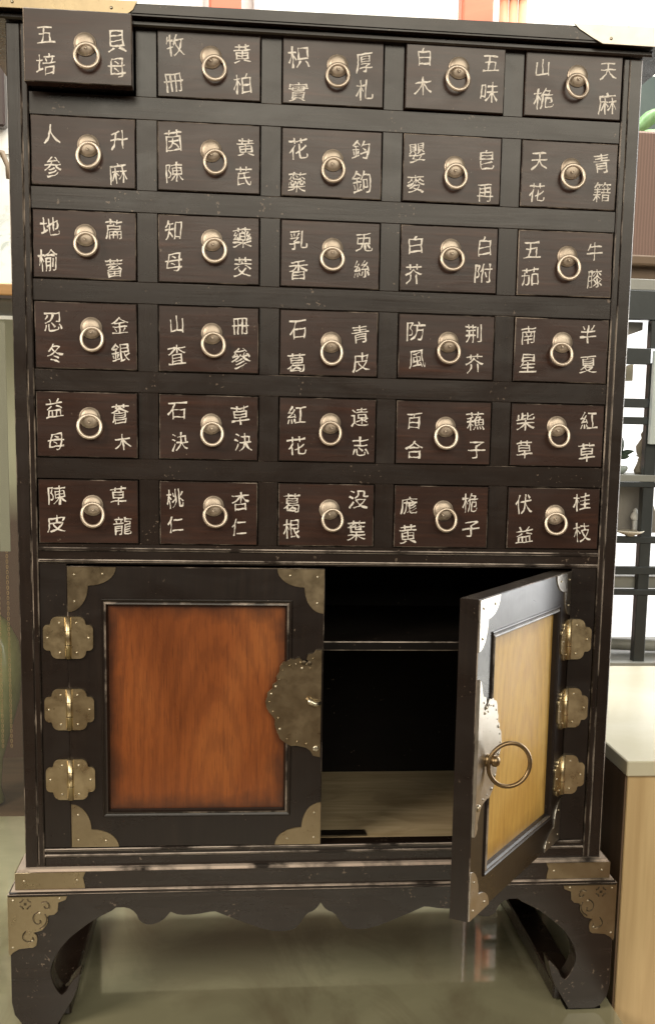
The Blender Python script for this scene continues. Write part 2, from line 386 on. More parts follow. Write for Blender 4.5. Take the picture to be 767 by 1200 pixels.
def painted(chs, y, loc, parent):
    mb = MB()
    for ch, x, z in chs:
        vs, fs = glyph(ch); s = .0203*random.uniform(.93, 1.07)*(.92 if ch in NARROW else 1.)
        sx = s*random.uniform(.90, 1.02); sz = s*random.uniform(.95, 1.08)
        if ch in '仁人山木': sx *= .95
        a = math.radians(random.uniform(-1, 5)); sh = random.uniform(-.05, .05); seed = Vector((random.random()*50, random.random()*50, 0))
        out = []
        for v, q_ in vs:
            v = v+q_*(-.004+.034*noise.noise(Vector((v.x, v.y, 0))*3.2+seed*3))
            p = Vector((v.x, v.y, 0)); n1 = noise.noise_vector(p*2.0+seed)*.055; n2 = noise.noise_vector(p*7.+seed*2)*.026; n3 = noise.noise_vector(p*19.+seed)*.010
            px = v.x+n1.x+n2.x+n3.x+sh*v.y; py = v.y+n1.y+n2.y+n3.y+.07*v.x
            X = (px*math.cos(a)-py*math.sin(a))*sx; Z = (px*math.sin(a)+py*math.cos(a))*sz
            out.append(mb.bm.verts.new((x+X, y, z+Z)))
        for f in fs:
            try: mb.bm.faces.new([out[i] for i in f])
            except ValueError: pass
    o = mb.build('painted_characters', [M['char']], parent, loc, recalc=False)
    sm = o.modifiers.new('paint_thickness', 'SOLIDIFY'); sm.thickness = .00022; sm.offset = 0
    return o
PROUD = {(1, 4): .006, (1, 5): .0035, (2, 4): .003, (5, 1): .0035, (1, 1): .033, (4, 2): .0028, (6, 4): .0025, (2, 2): .0028}
rosette_mesh = None; ring_mesh = None
for line in CH.split('\n'):
    q = line.split(); r, c = int(q[0]), int(q[1])
    chs = [(q[2+3*k], int(q[3+3*k])*1e-4, int(q[4+3*k])*1e-4) for k in range(4)]
    rx, rz, gx, gz = [int(v_)*1e-4 for v_ in q[14:18]]
    yf = -PROUD.get((r, c), .0018)
    X, Z = (c-3)*PX, cz(r)
    mb = MB(); h, v_ = DW/2, DH/2
    mb.frontbox(-h, h, yf, yf+.017, -v_, v_, bev=.0008)
    d1 = .190+yf if (r, c) != (1, 1) else .15
    mb.box(-h+.002, -h+.008, yf+.0172, d1, -v_+.002, v_-.004, mi=2); mb.box(h-.008, h-.002, yf+.0172, d1, -v_+.002, v_-.004, mi=2)
    mb.box(-h+.0082, h-.0082, yf+.0172, d1, -v_+.002, -v_+.007, mi=2); mb.box(-h+.0082, h-.0082, d1-.006, d1-.0005, -v_+.0072, v_-.004, mi=2)
    name = ''.join(k[0] for k in chs)
    lab = 'small dark drawer painted %s on the left and %s on the right' % (name[:2], name[2:])
    if (r, c) == (1, 1): lab = 'small dark drawer painted 五培 and 貝母, pulled partly open'
    D = mb.build('drawer', [M['drawer'], M['worn' if random.random() < .45 else 'worn_low'], M['inside']], CAB, Vector((X, 0, Z))+OFF, lab)
    tilt = random.uniform(-.004, .004); D.rotation_euler = (0, tilt, 0)
    # rosette: domed round plate with a rim and an eye for the ring
    if rosette_mesh is None:
        mb = MB()
        mb.lathe([(.0106, 0), (.0106, .0010), (.0101, .0017), (.0096, .0018), (.0092, .0027), (.0080, .0036), (.0060, .0043), (.0034, .0047), (.0008, .0048)], (0, 0, 0), n=28)
        mb.tube([(-.0010, -.0036, -.0030), (-.0009, -.0066, -.0040), (0, -.0076, -.0052), (.0009, -.0066, -.0040), (.0010, -.0036, -.0030)], .0009, 8)
        ro = mb.build('pull_rosette', [M['rosette']], D); rosette_mesh = ro.data
    else:
        ro = bpy.data.objects.new('pull_rosette', rosette_mesh); COL.objects.link(ro); ro.parent = D
    ro.location = (rx, yf-.0001, rz-.0026)
    if ring_mesh is None:
        mb = MB(); n = 40
        mb.tube([(.0107*math.sin(2*PI*k/n), 0, .0112*math.cos(2*PI*k/n)) for k in range(n)], .00185, 10, True)
        ri = mb.build('pull_ring', [M['ring']], D); ring_mesh = ri.data
    else:
        ri = bpy.data.objects.new('pull_ring', ring_mesh); COL.objects.link(ri); ri.parent = D
    gz = max(min(gz, rz-.0105), rz-.0155)
    ri.location = (gx, yf-.0066, gz); ri.rotation_euler = (math.radians(-11), (gx-rx)*30, math.radians(random.uniform(-10, 10)))
    ro.rotation_euler = (0, random.uniform(-.25, .25), 0); ri.scale = (random.uniform(.95, 1.05), 1, random.uniform(.96, 1.05))
    painted(chs[:2], yf-.00012, (0, 0, 0), D); painted(chs[2:], yf-.00012, (0, 0, 0), D)

# ---- doors
def mirror(pts, s): return [(x*s, z) for x, z in pts]
def nail(mb, x, z, y, r=.0013, mi=1): mb.lathe([(r, 0), (r*.85, r*.5), (r*.3, r*.8)], (x, y, z), n=10, mi=mi)
LOCK = [(-19, -3577), (-82, -3577), (-108, -3614), (-166, -3625), (-181, -3679), (-159, -3695), (-143, -3727), (-185, -3738), (-233, -3727), (-223, -3689), (-249, -3660), (-286, -3663), (-307, -3679), (-349, -3668), (-377, -3695), (-427, -3706), (-458, -3754), (-468, -3818), (-494, -3861), (-488, -3915), (-535, -3947), (-534, -3990), (-586, -4033), (-591, -4087), (-607, -4130), (-596, -4195), (-569, -4244), (-537, -4282), (-505, -4325), (-510, -4380), (-483, -4456), (-450, -4533), (-397, -4577), (-333, -4615), (-280, -4610), (-226, -4622), (-173, -4633), (-130, -4666), (-97, -4722), (-22, -4739)]
def make_door(s, hx, ang, wood, plate, label):
    # local frame: origin on the hinge line, door runs along s*x, front towards -y
    T = .0185
    x0, x1 = (0, W) if s > 0 else (-W, 0)
    mb = MB(); fi = .0330
    mb, last = mb.nest(x0, x1, ZB, ZT, [(0, T, 0), (0, .0008, 0), (.0008, 0, 1), (fi, 0, 0), (fi+.0004, -.0012, 0), (fi+.0012, -.0016, 0), (fi+.0022, -.0010, 0), (fi+.0034, -.0004, 0), (fi+.0042, -.0014, 1), (fi+.0056, -.0018, 1), (fi+.0070, .0002, 0), (fi+.0078, .0046, 0)])
    back = [mb.bm.verts.new(p) for p in ((x0, T, ZB), (x1, T, ZB), (x1, T, ZT), (x0, T, ZT))]
    f = mb.bm.faces.new(back); f.material_index = 0
    bmesh.ops.remove_doubles(mb.bm, verts=mb.bm.verts[:], dist=1e-6)
    door = mb.build('door', [M['door'], M['worn']], CAB, Vector((hx, HY, 0))+OFF, label, recalc=False)
    bmx = bmesh.new(); bmx.from_mesh(door.data); bmesh.ops.recalc_face_normals(bmx, faces=bmx.faces[:]); bmx.to_mesh(door.data); bmx.free()
    door.rotation_euler = (0, 0, ang)
    i = fi+.0076
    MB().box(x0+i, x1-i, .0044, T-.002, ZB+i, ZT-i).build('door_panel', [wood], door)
    # corner plates with two convex lobes
    for (cx, sx) in ((x0, 1), (x1, -1)):
        for (cz_, sz) in ((ZB, 1), (ZT, -1)):
            pl = [(0, 0), (.0490, 0)] + arc(.0207, 0, .0283, .0195, 12, 90, 7) + arc(0, .0195, .0207, .0275, 8, 90, 7)
            pl = [(cx+sx*(x+.0004), cz_+sz*(z+.0004)) for x, z in pl]
            mb = MB().prism(pl, -.0012, .0, bev=.0004)
            for (u, v_) in ((.0075, .0085), (.0075, .036), (.036, .0075)): nail(mb, cx+sx*u, cz_+sz*v_, -.0012)
            mb.build('corner_plate', [plate, M['pin']], door)
    # half-round scalloped lock plate at the free edge
    e = (x1 if s > 0 else x0)
    pts = [((e + x*1e-4*(1 if s > 0 else -1)), z*1e-4) for x, z in LOCK]
    if s < 0:
        pts = [(e+.0002, -.3440), (e+.004, -.347), (e+.006, -.352)] + pts[1:-1] + [(e+.0065, -.478), (e+.0075, -.483), (e+.0040, -.4885), (e+.0002, -.4900)]
    mb = MB().prism(pts, -.0034, -.0002, bev=.0005)
    # raised scalloped bosses and nails
    for k in range(2, len(LOCK)-2, 2):
        x, z = LOCK[k]; cxm, czm = -150, -4160
        x = x+(cxm-x)*.10; z = z+(czm-z)*.10
        nail(mb, e+x*1e-4*(1 if s > 0 else -1), z*1e-4, -.0034, random.choice((.0008, .0011, .0016)), random.choice((0, 1, 0)))
    for (x, z) in ((-150, -3720), (-205, -3715)): mb.lathe([(.0028, 0), (.0025, .0003)], (e+x*1e-4*(1 if s > 0 else -1), -.0034, z*1e-4), n=12, mi=2)
    for (x, z) in ((-70, -4640),): mb.lathe([(.0034, 0), (.0030, .0012), (.0018, .0014)], (e+x*1e-4*(1 if s > 0 else -1), -.0034, z*1e-4), n=14, mi=1)
    mb.build('lock_plate', [plate, M['pin'], M['bronze_dark']], door)
    return door
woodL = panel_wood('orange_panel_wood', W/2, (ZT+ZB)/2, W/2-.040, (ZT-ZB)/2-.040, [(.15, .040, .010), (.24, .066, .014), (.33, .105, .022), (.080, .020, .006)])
woodR = panel_wood('lit_panel_wood', -W/2, (ZT+ZB)/2, W/2-.040, (ZT-ZB)/2-.040, [(.50, .29, .065), (.60, .38, .10), (.66, .45, .14), (.36, .17, .035)], 0., .35)  # same wood as woodL, light on the open door put into its colour
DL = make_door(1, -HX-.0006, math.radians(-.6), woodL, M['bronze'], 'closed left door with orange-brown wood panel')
DR = make_door(-1, HX, math.radians(57.16), woodR, M['plate_glare'], 'right door swung open, wood panel tinted golden for the light on it')
# hasp on the left plate
mb = MB()
mb.tube([(W-.0150, -.0030, -.4105), (W-.0140, -.0060, -.4125), (W-.0090, -.0085, -.4145), (W-.0025, -.0072, -.4150)], .0032, 8, taper=lambda u: 1.25-.5*u)
mb.build('hasp', [M['pin']], DL)
# ring handle on the right door, sticking out sideways from its post
ca, sa = math.cos(math.radians(57.16)), math.sin(math.radians(57.16))
def to_door(dx, dy): return (dx*ca+dy*sa, -dx*sa+dy*ca)     # world direction -> door-local
kx, kz = -.2385, -.4229
mb = MB()
mb.lathe([(.0060, 0), (.0056, .002), (.0034, .0032), (.0040, .005), (.0052, .0065), (.0052, .0095), (.0036, .0115), (.0014, .0122)], (kx, -.0034, kz), n=18)
mb.build('handle_post', [M['ring_bronze']], DR)
lx, ly = to_door(.985, .17)
kc = Vector((kx, -.0034-.0065, kz))
mb = MB(); n = 48; rr = .0205; cc = kc+Vector((lx, ly, 0))*(rr-.005)+Vector((0, 0, -.0045))
mb.tube([cc+Vector((lx, ly, 0))*(rr*math.cos(2*PI*k/n))+Vector((0, 0, rr*math.sin(2*PI*k/n))) for k in range(n)], .00205, 12, True)
mb.build('ring_handle', [M['ring_bronze']], DR)

# ---- hinges (each hinge: knuckle with two shaped leaves)
LEAF = [(0, .0220), (.0110, .0220)] + arc(.0105, .0150, .0072, .0070, 85, 0, 5)[1:] + [(.0185, .0135)] + arc(.0200, .0085, .0052, .0052, 75, 0, 4) + arc(.0200, -.0085, .0052, .0052, 0, -75, 4) + [(.0185, -.0135)] + arc(.0105, -.0150, .0072, .0070, 0, -85, 5) + [(0, -.0220)]
for s, dr in ((-1, DL), (1, DR)):
    for zc in (-.3461, -.4216, -.4966):
        hx = s*HX
        mb = MB(); mb.tube([(0, 0, -.0218), (0, 0, .0218)], .0034, 14)
        for zz in (-.0075, .0075): mb.tube([(0, 0, zz-.0003), (0, 0, zz+.0003)], .0036, 14, mi=1)
        H = mb.build('hinge', [M['brass'], M['bronze_dark']], CAB, Vector((hx, -.0022, zc))+OFF)
        for dirn in (s, -s):              # fixed leaf on the stile, moving leaf on the door
            mb = MB(); mb.prism([(x*dirn, z) for x, z in LEAF], -.0006, .0012, bev=.0004)
            for x, z in ((.0085, .0155), (.0085, -.0155), (.0205, 0)): nail(mb, x*dirn, z, -.0006, .0013)
            lf = mb.build('hinge_leaf', [M['brass'], M['pin']], H)
            if dirn == -s and s > 0: lf.rotation_euler = (0, 0, math.radians(57.16))

# ---- top board with bronze corner plates
def quadslab(mb, x0, x1, y0, y1, za0, zb0, za1, zb1, bev, mi=0, bmi=1):
    """bottom z at x0/x1 = za0/za1, top z = zb0/zb1"""
    vs = [mb.bm.verts.new(p) for p in ((x0, y0, za0), (x0, y0, zb0), (x0, y1, za0), (x0, y1, zb0), (x1, y0, za1), (x1, y0, zb1), (x1, y1, za1), (x1, y1, zb1))]
    F = [(0, 1, 3, 2), (4, 6, 7, 5), (0, 4, 5, 1), (2, 3, 7, 6), (0, 2, 6, 4), (1, 5, 7, 3)]
    fs = [mb.bm.faces.new([vs[i] for i in f]) for f in F]
    for f in fs: f.material_index = mi
    bmesh.ops.bevel(mb.bm, geom=list({e for f in fs for e in f.edges}), offset=bev, segments=2, affect='EDGES', material=bmi)
mb = MB(); quadslab(mb, -.350, .350, -.022, .32, .2508, .2598, .2520, .2678, .0018, 0, 0)
top = part(mb, 'top_board', [M['rail'], M['worn_low']])
mb = MB(); mb.frontbox(-.318, .318, -.010, .30, .2448, .2507, bev=.0016, bmi=0); part(mb, 'top_moulding', [M['rail'], M['worn_low']])
topz = lambda x: .2598+.008*(x+.35)/.70
for s in (-1, 1):
    mb = MB()
    xi = -.192 if s < 0 else .243
    for k in range(1):
        if s < 0: pts = [(-.352, .2502), (-.196, .2504), (-.190, .2550), (-.186, topz(-.186)+.0012), (-.352, topz(-.352)+.0012)]
        else: pts = [(.352, .2506), (.262, .2504), (.252, .2550), (.238, .2625), (.232, topz(.232)+.0012), (.352, topz(.352)+.0014)]
    mb.prism(pts, -.0236, -.0222, bev=.0005)
    x0, x1 = (-.352, -.24) if s < 0 else (.28, .352)
    za, zb = topz(x0)+.0002, topz(x1)+.0002
    vs = [mb.bm.verts.new(p) for p in ((x0, -.0230, za), (x1, -.0230, zb), (x1, .06, zb), (x0, .06, za), (x0, -.0230, za+.0012), (x1, -.0230, zb+.0012), (x1, .06, zb+.0012), (x0, .06, za+.0012))]
    for f in ((0, 1, 2, 3), (4, 5, 6, 7), (0, 1, 5, 4), (1, 2, 6, 5), (2, 3, 7, 6), (3, 0, 4, 7)): mb.bm.faces.new([vs[i] for i in f])
    for u in ((-.30, -.21) if s < 0 else (.27, .33)): nail(mb, u, .2555, -.0236, .0016)
    p = mb.build('corner_plate', [M['bronze' if s < 0 else 'plate_glare'], M['pin']], top)

# ---- base stand
LEG = [(3193, -6092), (3233, -6832), (3227, -7440), (3109, -7620), (2783, -7609), (2709, -7495), (2581, -7267), (2553, -7074), (2644, -7158), (2719, -7302), (2767, -7283), (2847, -7123), (2851, -6992), (2785, -6839), (2680, -6696), (2549, -6583), (2396, -6470), (2213, -6377)]
APR = [(-2166, -6341), (-2050, -6341), (-1962, -6398), (-1918, -6509), (-1820, -6550), (-1686, -6506), (-1596, -6403), (-1506, -6443), (-1326, -6438), (-1137, -6404), (-1091, -6425), (-810, -6547), (-562, -6641), (-379, -6656), (-269, -6629), (-205, -6543), (-151, -6457), (-60, -6421), (3, -6335)]
leg = [(x*1e-4, z*1e-4) for x, z in LEG][1:]
outer = [(.3262, -.6150), (.3262, -.7380), (.3235, -.7520), (.3160, -.7625), (.3100, -.7655), (.2800, -.7655)]
def smooth(pts):
    out = [pts[0]]
    for a, b_ in zip(pts, pts[1:]): out += [((a[0]*.72+b_[0]*.28), (a[1]*.72+b_[1]*.28)), ((a[0]*.28+b_[0]*.72), (a[1]*.28+b_[1]*.72))]
    return out+[pts[-1]]
inner = smooth([(.2709, -.7500), (.2590, -.7300), (.2545, -.7085)]) + smooth([(.2556, -.7074), (.2644, -.7158), (.2725, -.7310), (.2775, -.7280), (.2847, -.7123), (.2851, -.6992), (.2785, -.6839), (.2680, -.6696), (.2549, -.6583), (.2396, -.6470), (.2213, -.6377)])
ap = [(-x*1e-4, z*1e-4) for x, z in APR]
def sm2(pts):
    cusps = {6, 18}; out = [pts[0]]
    for i in range(len(pts)-1):
        a, b_ = pts[i], pts[i+1]
        out.append(((a[0]*.75+b_[0]*.25), (a[1]*.75+b_[1]*.25)) if i not in cusps else a)
        out.append(((a[0]*.25+b_[0]*.75), (a[1]*.25+b_[1]*.75)) if i+1 not in cusps else b_)
    return out
ap = sm2(ap)
half = outer+inner+[p for p in ap if p[0] > .0008]+[(0, -.6335)]
full = half + [(-x, z) for x, z in half[-2::-1]]
mb = MB()
mb.prism(full, -.014, .010, bev=.0011, bmi=2)
base = part(mb, 'base_apron', [M['rail'], M['worn_high'], M['worn_low']])
# side frames: top rail, bottom runner, rear leg
for s in (-1, 1):
    a, b_ = sorted((s*.302, s*.3258))
    part(MB().box(a, b_, .0102, .2898, -.655, -.6152), 'base_side_rail', [M['rail']])
    a, b_ = sorted((s*.268, s*.300)); part(MB().box(a, b_, .0102, .2898, -.7655, -.7455, bev=.002), 'base_runner', [M['rail']])
    a, b_ = sorted((s*.2682, s*.3256)); part(MB().box(a, b_, .290, .312, -.7655, -.6152), 'rear_leg', [M['frame']])
    a, b_ = sorted((s*.278, s*.318)); part(MB().box(a, b_, -.010, .012, -.7679, -.7655), 'foot_pad', [M['inside']])
part(MB().box(-.268, .268, .292, .310, -.650, -.6152), 'rear_rail', [M['rail']])

# stepped mouldings above the apron
mb = MB()
def step(mb, hx_, y0, z0, z1, bev):
    vs = [mb.bm.verts.new((x, y, z)) for x in (-hx_, hx_) for y in (y0, .300) for z in (z0, z1)]
    F = [(0, 1, 3, 2), (4, 6, 7, 5), (0, 4, 5, 1), (2, 3, 7, 6), (0, 2, 6, 4), (1, 5, 7, 3)]
    fs = [mb.bm.faces.new([vs[i] for i in f]) for f in F]
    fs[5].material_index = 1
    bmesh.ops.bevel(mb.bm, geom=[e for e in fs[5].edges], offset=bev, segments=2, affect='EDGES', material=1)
step(mb, .3195, -.0085, -.6140, -.5927, .0024)
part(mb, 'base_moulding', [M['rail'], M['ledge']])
mb = MB(); step(mb, .3275, -.0155, -.6180, -.6141, .0030)
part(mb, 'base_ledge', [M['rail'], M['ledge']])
BPL = [(-3268, -6192), (-2664, -6192), (-2680, -6235), (-2756, -6264), (-2764, -6359), (-2800, -6395), (-2860, -6404), (-2878, -6450), (-2880, -6506), (-2926, -6566), (-3014, -6591), (-2985, -6620), (-2978, -6667), (-2992, -6735), (-3025, -6758), (-3068, -6760), (-3169, -6771), (-3233, -6810), (-3268, -6850)]
SCR = [[(-2932, -6260), (-2895, -6245), (-2857, -6262), (-2845, -6316), (-2883, -6329), (-2905, -6300)], [(-2960, -6355), (-3016, -6393), (-3018, -6461), (-2975, -6503), (-2936, -6477), (-2950, -6450)], [(-2897, -6385), (-2873, -6438), (-2893, -6505), (-2951, -6545)], [(-3095, -6568), (-3134, -6622), (-3117, -6677), (-3054, -6692), (-3015, -6670), (-3030, -6640)]]
for s in (-1, 1):
    mb = MB()
    k = -s
    mb.prism([(x*1e-4*k, z*1e-4) for x, z in BPL], -.0156, -.0142, bev=.0005)
    for c_ in SCR:
        pts = smooth(smooth([(x, z) for x, z in c_]))
        mb.tube([(x*1e-4*k, -.0156, z*1e-4) for x, z in pts], .0008, 6, mi=2)
        mb.tube([((x+7)*1e-4*k, -.0157, (z-9)*1e-4) for x, z in pts], .0006, 6, mi=0)
    cx_, cz_ = -3095*1e-4*k, -.6270
    for a0 in (0, 90, 180, 270):
        pp = [(cx_+.0062*math.cos(math.radians(a0+a))*(.72+.28*abs(math.cos(math.radians(2*a)))), -.0156, cz_+.0062*math.sin(math.radians(a0+a))*(.72+.28*abs(math.cos(math.radians(2*a))))) for a in (18, 32, 45, 58, 72)]
        mb.tube(pp, .0008, 6, mi=2)
    mb.box(cx_-.0014, cx_+.0014, -.0162, -.0156, cz_-.0014, cz_+.0014, mi=2)
    for x, z in ((-3218, -6228), (-2742, -6215), (-3029, -6679), (-2950, -6372), (-3232, -6750)): nail(mb, x*1e-4*k, z*1e-4, -.0156)
    # the plate wraps round the outer side
    a, b_ = sorted((-k*.3264, -k*.3275)); mb.box(a, b_, -.0152, .045, -.682, -.6186)
    mb.build('corner_plate', [M['bronze'], M['pin'], M['bronze_dark']], base)
    mb = MB()
    p = [(-3203, -5952), (-2479, -5952), (-2505, -6015), (-2488, -6096), (-2488, -6136), (-3203, -6136)]
    mb.prism([(x*1e-4*k, z*1e-4) for x, z in p], -.0097, -.0086, bev=.0004)
    for x in (-3108, -2568): nail(mb, x*1e-4*k, -.6040, -.0097)
    a, b_ = sorted((-k*.3196, -k*.3204)); mb.box(a, b_, -.0094, .04, -.6136, -.5950)
    mb.build('corner_strip', [M['bronze'], M['pin']], base)
# chips of bare paint on the left leg
# ------------------------------------------------------------------ counter
def mottled(name, c0, c1, c2, rough, sc, spec=.5):
    m, t, b = mat(name, c0, rough, spec=spec); n = noise_tex(t, coords(t, sc, rnd=False), 1., 5, .6, .5)
    t.links.new(ramp(t, n, [(.3, c0), (.5, c1), (.7, c2)]), b.inputs['Base Color']); return m, t, b
m, t, b = mottled('counter_top_glass', (.25, .235, .15), (.32, .305, .195), (.40, .38, .25), .13, (3, 5, 3), .8)
n3 = noise_tex(t, coords(t, (7, 2.2, 2), rnd=False), 1., 5, .6, 1.0)
b.inputs['Coat Weight'].default_value = 1.; b.inputs['Coat Roughness'].default_value = .03
old = b.inputs['Base Color'].links[0].from_socket
t.links.new(mix(t, rng(t, n3, .46, .62, 0, .4), old, (.125, .085, .05)), b.inputs['Base Color'])
n = noise_tex(t, coords(t, (5, 9, 5), rnd=False), 1., 4, .6, .4); t.links.new(rng(t, n, .35, .65, .02, .09), b.inputs['Roughness'])
CT = empty('display_counter', (-.4, 0, -1.55), 'long low counter with glossy olive glass top under the medicine cabinet', 'counter')
co = Vector((.4, 0, 1.55))
MB().box(-1.6, .334, -.60, .711, -.776, -.768, bev=.0015).build('glass_top', [m], CT, co)
m2, _, _ = mottled('counter_side', (.07, .045, .03), (.09, .06, .04), (.11, .075, .05), .4, (2, 2, 14))
MB().box(-1.58, .330, -.58, .700, -1.55, -.7765).build('counter_body', [m2], CT, co)

# ------------------------------------------------------------------ beige cabinet at the right
BC = empty('beige_cabinet', (.63, .27, -1.55), 'pale beige wooden cabinet with a white top, beside the right foot of the medicine cabinet', 'cabinet')
bo = Vector((-.63, -.27, 1.55))
m, t, b = mat('pale_beech', (.6, .45, .26), .45); g_ = noise_tex(t, coords(t, (60, 60, 3), rnd=False), 1., 5, .6, .5); n2 = noise_tex(t, coords(t, (4, 4, 2), rnd=False), 1., 2)
c = ramp(t, g_, [(.3, (.52, .36, .18)), (.7, (.66, .49, .26))]); c = mix(t, rng(t, n2, .4, .6, 0, .35), c, (.70, .54, .33)); t.links.new(c, b.inputs['Base Color']); M['beech'] = m
M['beechside'], _, _ = mottled('brown_side', (.10, .065, .038), (.14, .09, .052), (.17, .11, .065), .5, (3, 30, 2))
mb = MB(); mb.box(.3400, .93, .006, .53, -1.52, -.5012, bev=.001)
body = mb.build('cabinet_body', [M['beech']], BC, bo)
MB().box(.3376, .3397, .008, .528, -1.50, -.5016).build('side_panel', [M['beechside']], BC, bo)
m, t, b = mottled('cream_laminate', (.60, .56, .41), (.66, .63, .49), (.72, .70, .58), .25, (5, 5, 5))
MB().box(.3365, .935, .000, .535, -.5005, -.483, bev=.0012).build('cabinet_top', [m], BC, bo)

# ------------------------------------------------------------------ black display rack with things on it, at the right rear
RK = empty('display_rack', (.90, 1.1, -1.55), 'black metal display rack with grey shelves behind the right side of the cabinet', 'rack')
ro_ = Vector((-.90, -1.1, 1.55))
M['black'], _, _ = mottled('black_metal', (.018, .022, .022), (.025, .030, .030), (.04, .045, .045), .4, (9, 9, 9))
M['grey'], _, _ = mottled('grey_shelf', (.22, .22, .19), (.28, .28, .25), (.34, .34, .30), .4, (9, 9, 9))
M['greyglass'], _, _ = mottled('pale_green_panel', (.50, .56, .53), (.56, .62, .59), (.62, .68, .65), .2, (5, 5, 5))
for n_, x0, x1, y0, y1, z0, z1, mm in [
    ('shelf', .40, 1.4, 1.0, 1.30, .131, .151, 'grey'), ('shelf_edge', .40, 1.4, .998, 1.02, .078, .1305, 'black'),
    ('crossbar', .40, .674, 1.0, 1.02, -.003, .026, 'black'), ('crossbar', .40, .674, 1.0, 1.02, -.083, -.066, 'black'), ('crossbar', .40, .674, 1.0, 1.02, -.114, -.100, 'black'),
    ('shelf', .40, 1.4, 1.0, 1.12, -.221, -.208, 'grey'), ('shelf_edge', .40, 1.4, .998, 1.01, -.231, -.2215, 'black'),
    ('crossbar', .40, 1.4, 1.0, 1.015, -.338, -.325, 'black'), 
    ('crossbar', .40, 1.4, 1.0, 1.02, -.398, -.383, 'black'), ('shelf', .40, 1.4, 1.021, 1.20, -.427, -.404, 'grey'),
    ('crossbar', .40, 1.4, 1.0, 1.018, -.438, -.427, 'black'), ('shelf', .40, 1.4, .99, 1.28, -.580, -.568, 'grey'), ('shelf_edge', .40, 1.4, .985, 1.0, -.60, -.581, 'black'),
    ('post', .674, .696, 1.003, 1.025, -1.55, -.0, 'black'), ('post', 1.36, 1.385, 1.003, 1.025, -1.55, .6, 'black'), ('post', .42, .44, 1.27, 1.295, -1.55, .55, 'black'),
    ('post', .672, .696, 1.003, 1.025, .027, .078, 'black'), ('side_panel', .676, .80, .985, 1.000, -.150, .022, 'greyglass')]:
    MB().box(x0, x1, y0, y1, z0, z1, bev=.001).build(n_, [M[mm]], RK, ro_)
M['dgreen'], _, _ = mottled('dark_green_board', (.05, .075, .07), (.07, .095, .088), (.09, .115, .105), .5, (6, 6, 6))
MB().box(.40, 1.38, 1.26, 1.268, .152, .575).build('back_board', [M['dgreen']], RK, ro_)
# planter with leaves
PL = empty('planter', (.78, 1.10, .1515), 'square brown woven planter with green leaves on the top shelf of the rack', 'planter')
po = Vector((-.78, -1.10, -.1515))
m, t, b = mat('woven_brown', (.2, .12, .09), .6)
wv = nd(t, 'ShaderNodeTexWave', Scale=55., Distortion=1.5); t.links.new(coords(t, rnd=False), wv.inputs['Vector'])
t.links.new(ramp(t, wv.outputs['Fac'], [(.2, (.17, .105, .08)), (.8, (.22, .135, .105))]), b.inputs['Base Color'])
MB().box(.602, .96, 1.02, 1.20, .190, .415, bev=.004).build('planter_box', [m], PL, po)
MB().box(.596, .966, 1.016, 1.206, .178, .196, bev=.003).box(.64, .92, 1.05, 1.17, .152, .178).build('planter_foot', [M['beechside']], PL, po)
m, t, b = mottled('leaf_green', (.12, .26, .10), (.20, .38, .16), (.34, .50, .26), .4, (20, 20, 20))
mb = MB()
def leaf(mb, base_, tip, wd, nrm=Vector((0, -1, .3))):
    a, b_ = Vector(base_), Vector(tip); d = b_-a; sd = d.cross(nrm).normalized(); L = []
    for i in range(7):
        u = i/6; p = a+d*u+Vector((0, 0, -.35*d.length*u*u)); ww = wd*math.sin(PI*min(.97, .12+.85*u))
        L.append((mb.bm.verts.new(p-sd*ww), mb.bm.verts.new(p+Vector((0, -.002, .15*ww))), mb.bm.verts.new(p+sd*ww)))
    for A, B in zip(L, L[1:]):
        for k in (0, 1): 
            f = mb.bm.faces.new((A[k], A[k+1], B[k+1], B[k])); f.smooth = True
for i in range(34):
    bx = random.uniform(.63, .93); by = random.uniform(1.04, 1.18)
    an = random.uniform(0, 2*PI); L_ = random.uniform(.05, .10)
    leaf(mb, (bx, by, .413), (bx+L_*math.cos(an), by+L_*math.sin(an)*.7, .413+random.uniform(.035, .085)), random.uniform(.009, .015))
lv = mb.build('leaves', [m], PL, po); sm = lv.modifiers.new('thick', 'SOLIDIFY'); sm.thickness = .0008
# board leaning below the top shelf, dish, figurine, small plant and a leaning panel
M['dk'], _, _ = mottled('dusky_board', (.20, .185, .16), (.26, .24, .21), (.32, .30, .26), .5, (9, 9, 9))
tag(MB().prism([(.50, .000), (.671, .063), (.671, .0775), (.50, .0775)], 1.05, 1.07).build('bracket_board', [M['dk']]), 'dusky triangular board under the rack shelf that carries the planter', 'board')
m, t, b = mottled('cream_awning', (.50, .44, .31), (.56, .50, .36), (.62, .56, .43), .5, (9, 9, 9))
tag(MB().prism([(.52, -.075), (.66, -.030), (.673, -.030), (.673, .002), (.62, -.020), (.52, -.050)], 1.10, 1.13).build('cream_beam', [m]), 'slanting cream beam seen between the upper bars of the rack', 'beam')
tag(MB().prism([(.52, -.080), (.60, -.055), (.673, -.035), (.673, -.065), (.52, -.0655-.02)], 1.16, 1.18).build('dusky_beam', [M['dk']]), 'dusky slanting beam just below the cream beam behind the rack', 'beam')
FG = empty('potted_plant', (.637, 1.06, -.208), 'small potted plant with a dark round leaf on the middle grey shelf of the rack', 'plant')
fo = Vector((-.637, -1.06, .208))
m, t, b = mottled('sage_leaf', (.05, .08, .055), (.08, .12, .085), (.16, .20, .15), .5, (40, 40, 40))
mb = MB(); leaf(mb, (.640, 1.06, -.178), (.632, 1.055, -.105), .013); leaf(mb, (.640, 1.06, -.178), (.668, 1.05, -.150), .006); leaf(mb, (.640, 1.06, -.178), (.612, 1.05, -.150), .008); leaf(mb, (.640, 1.06, -.178), (.655, 1.04, -.165), .007)
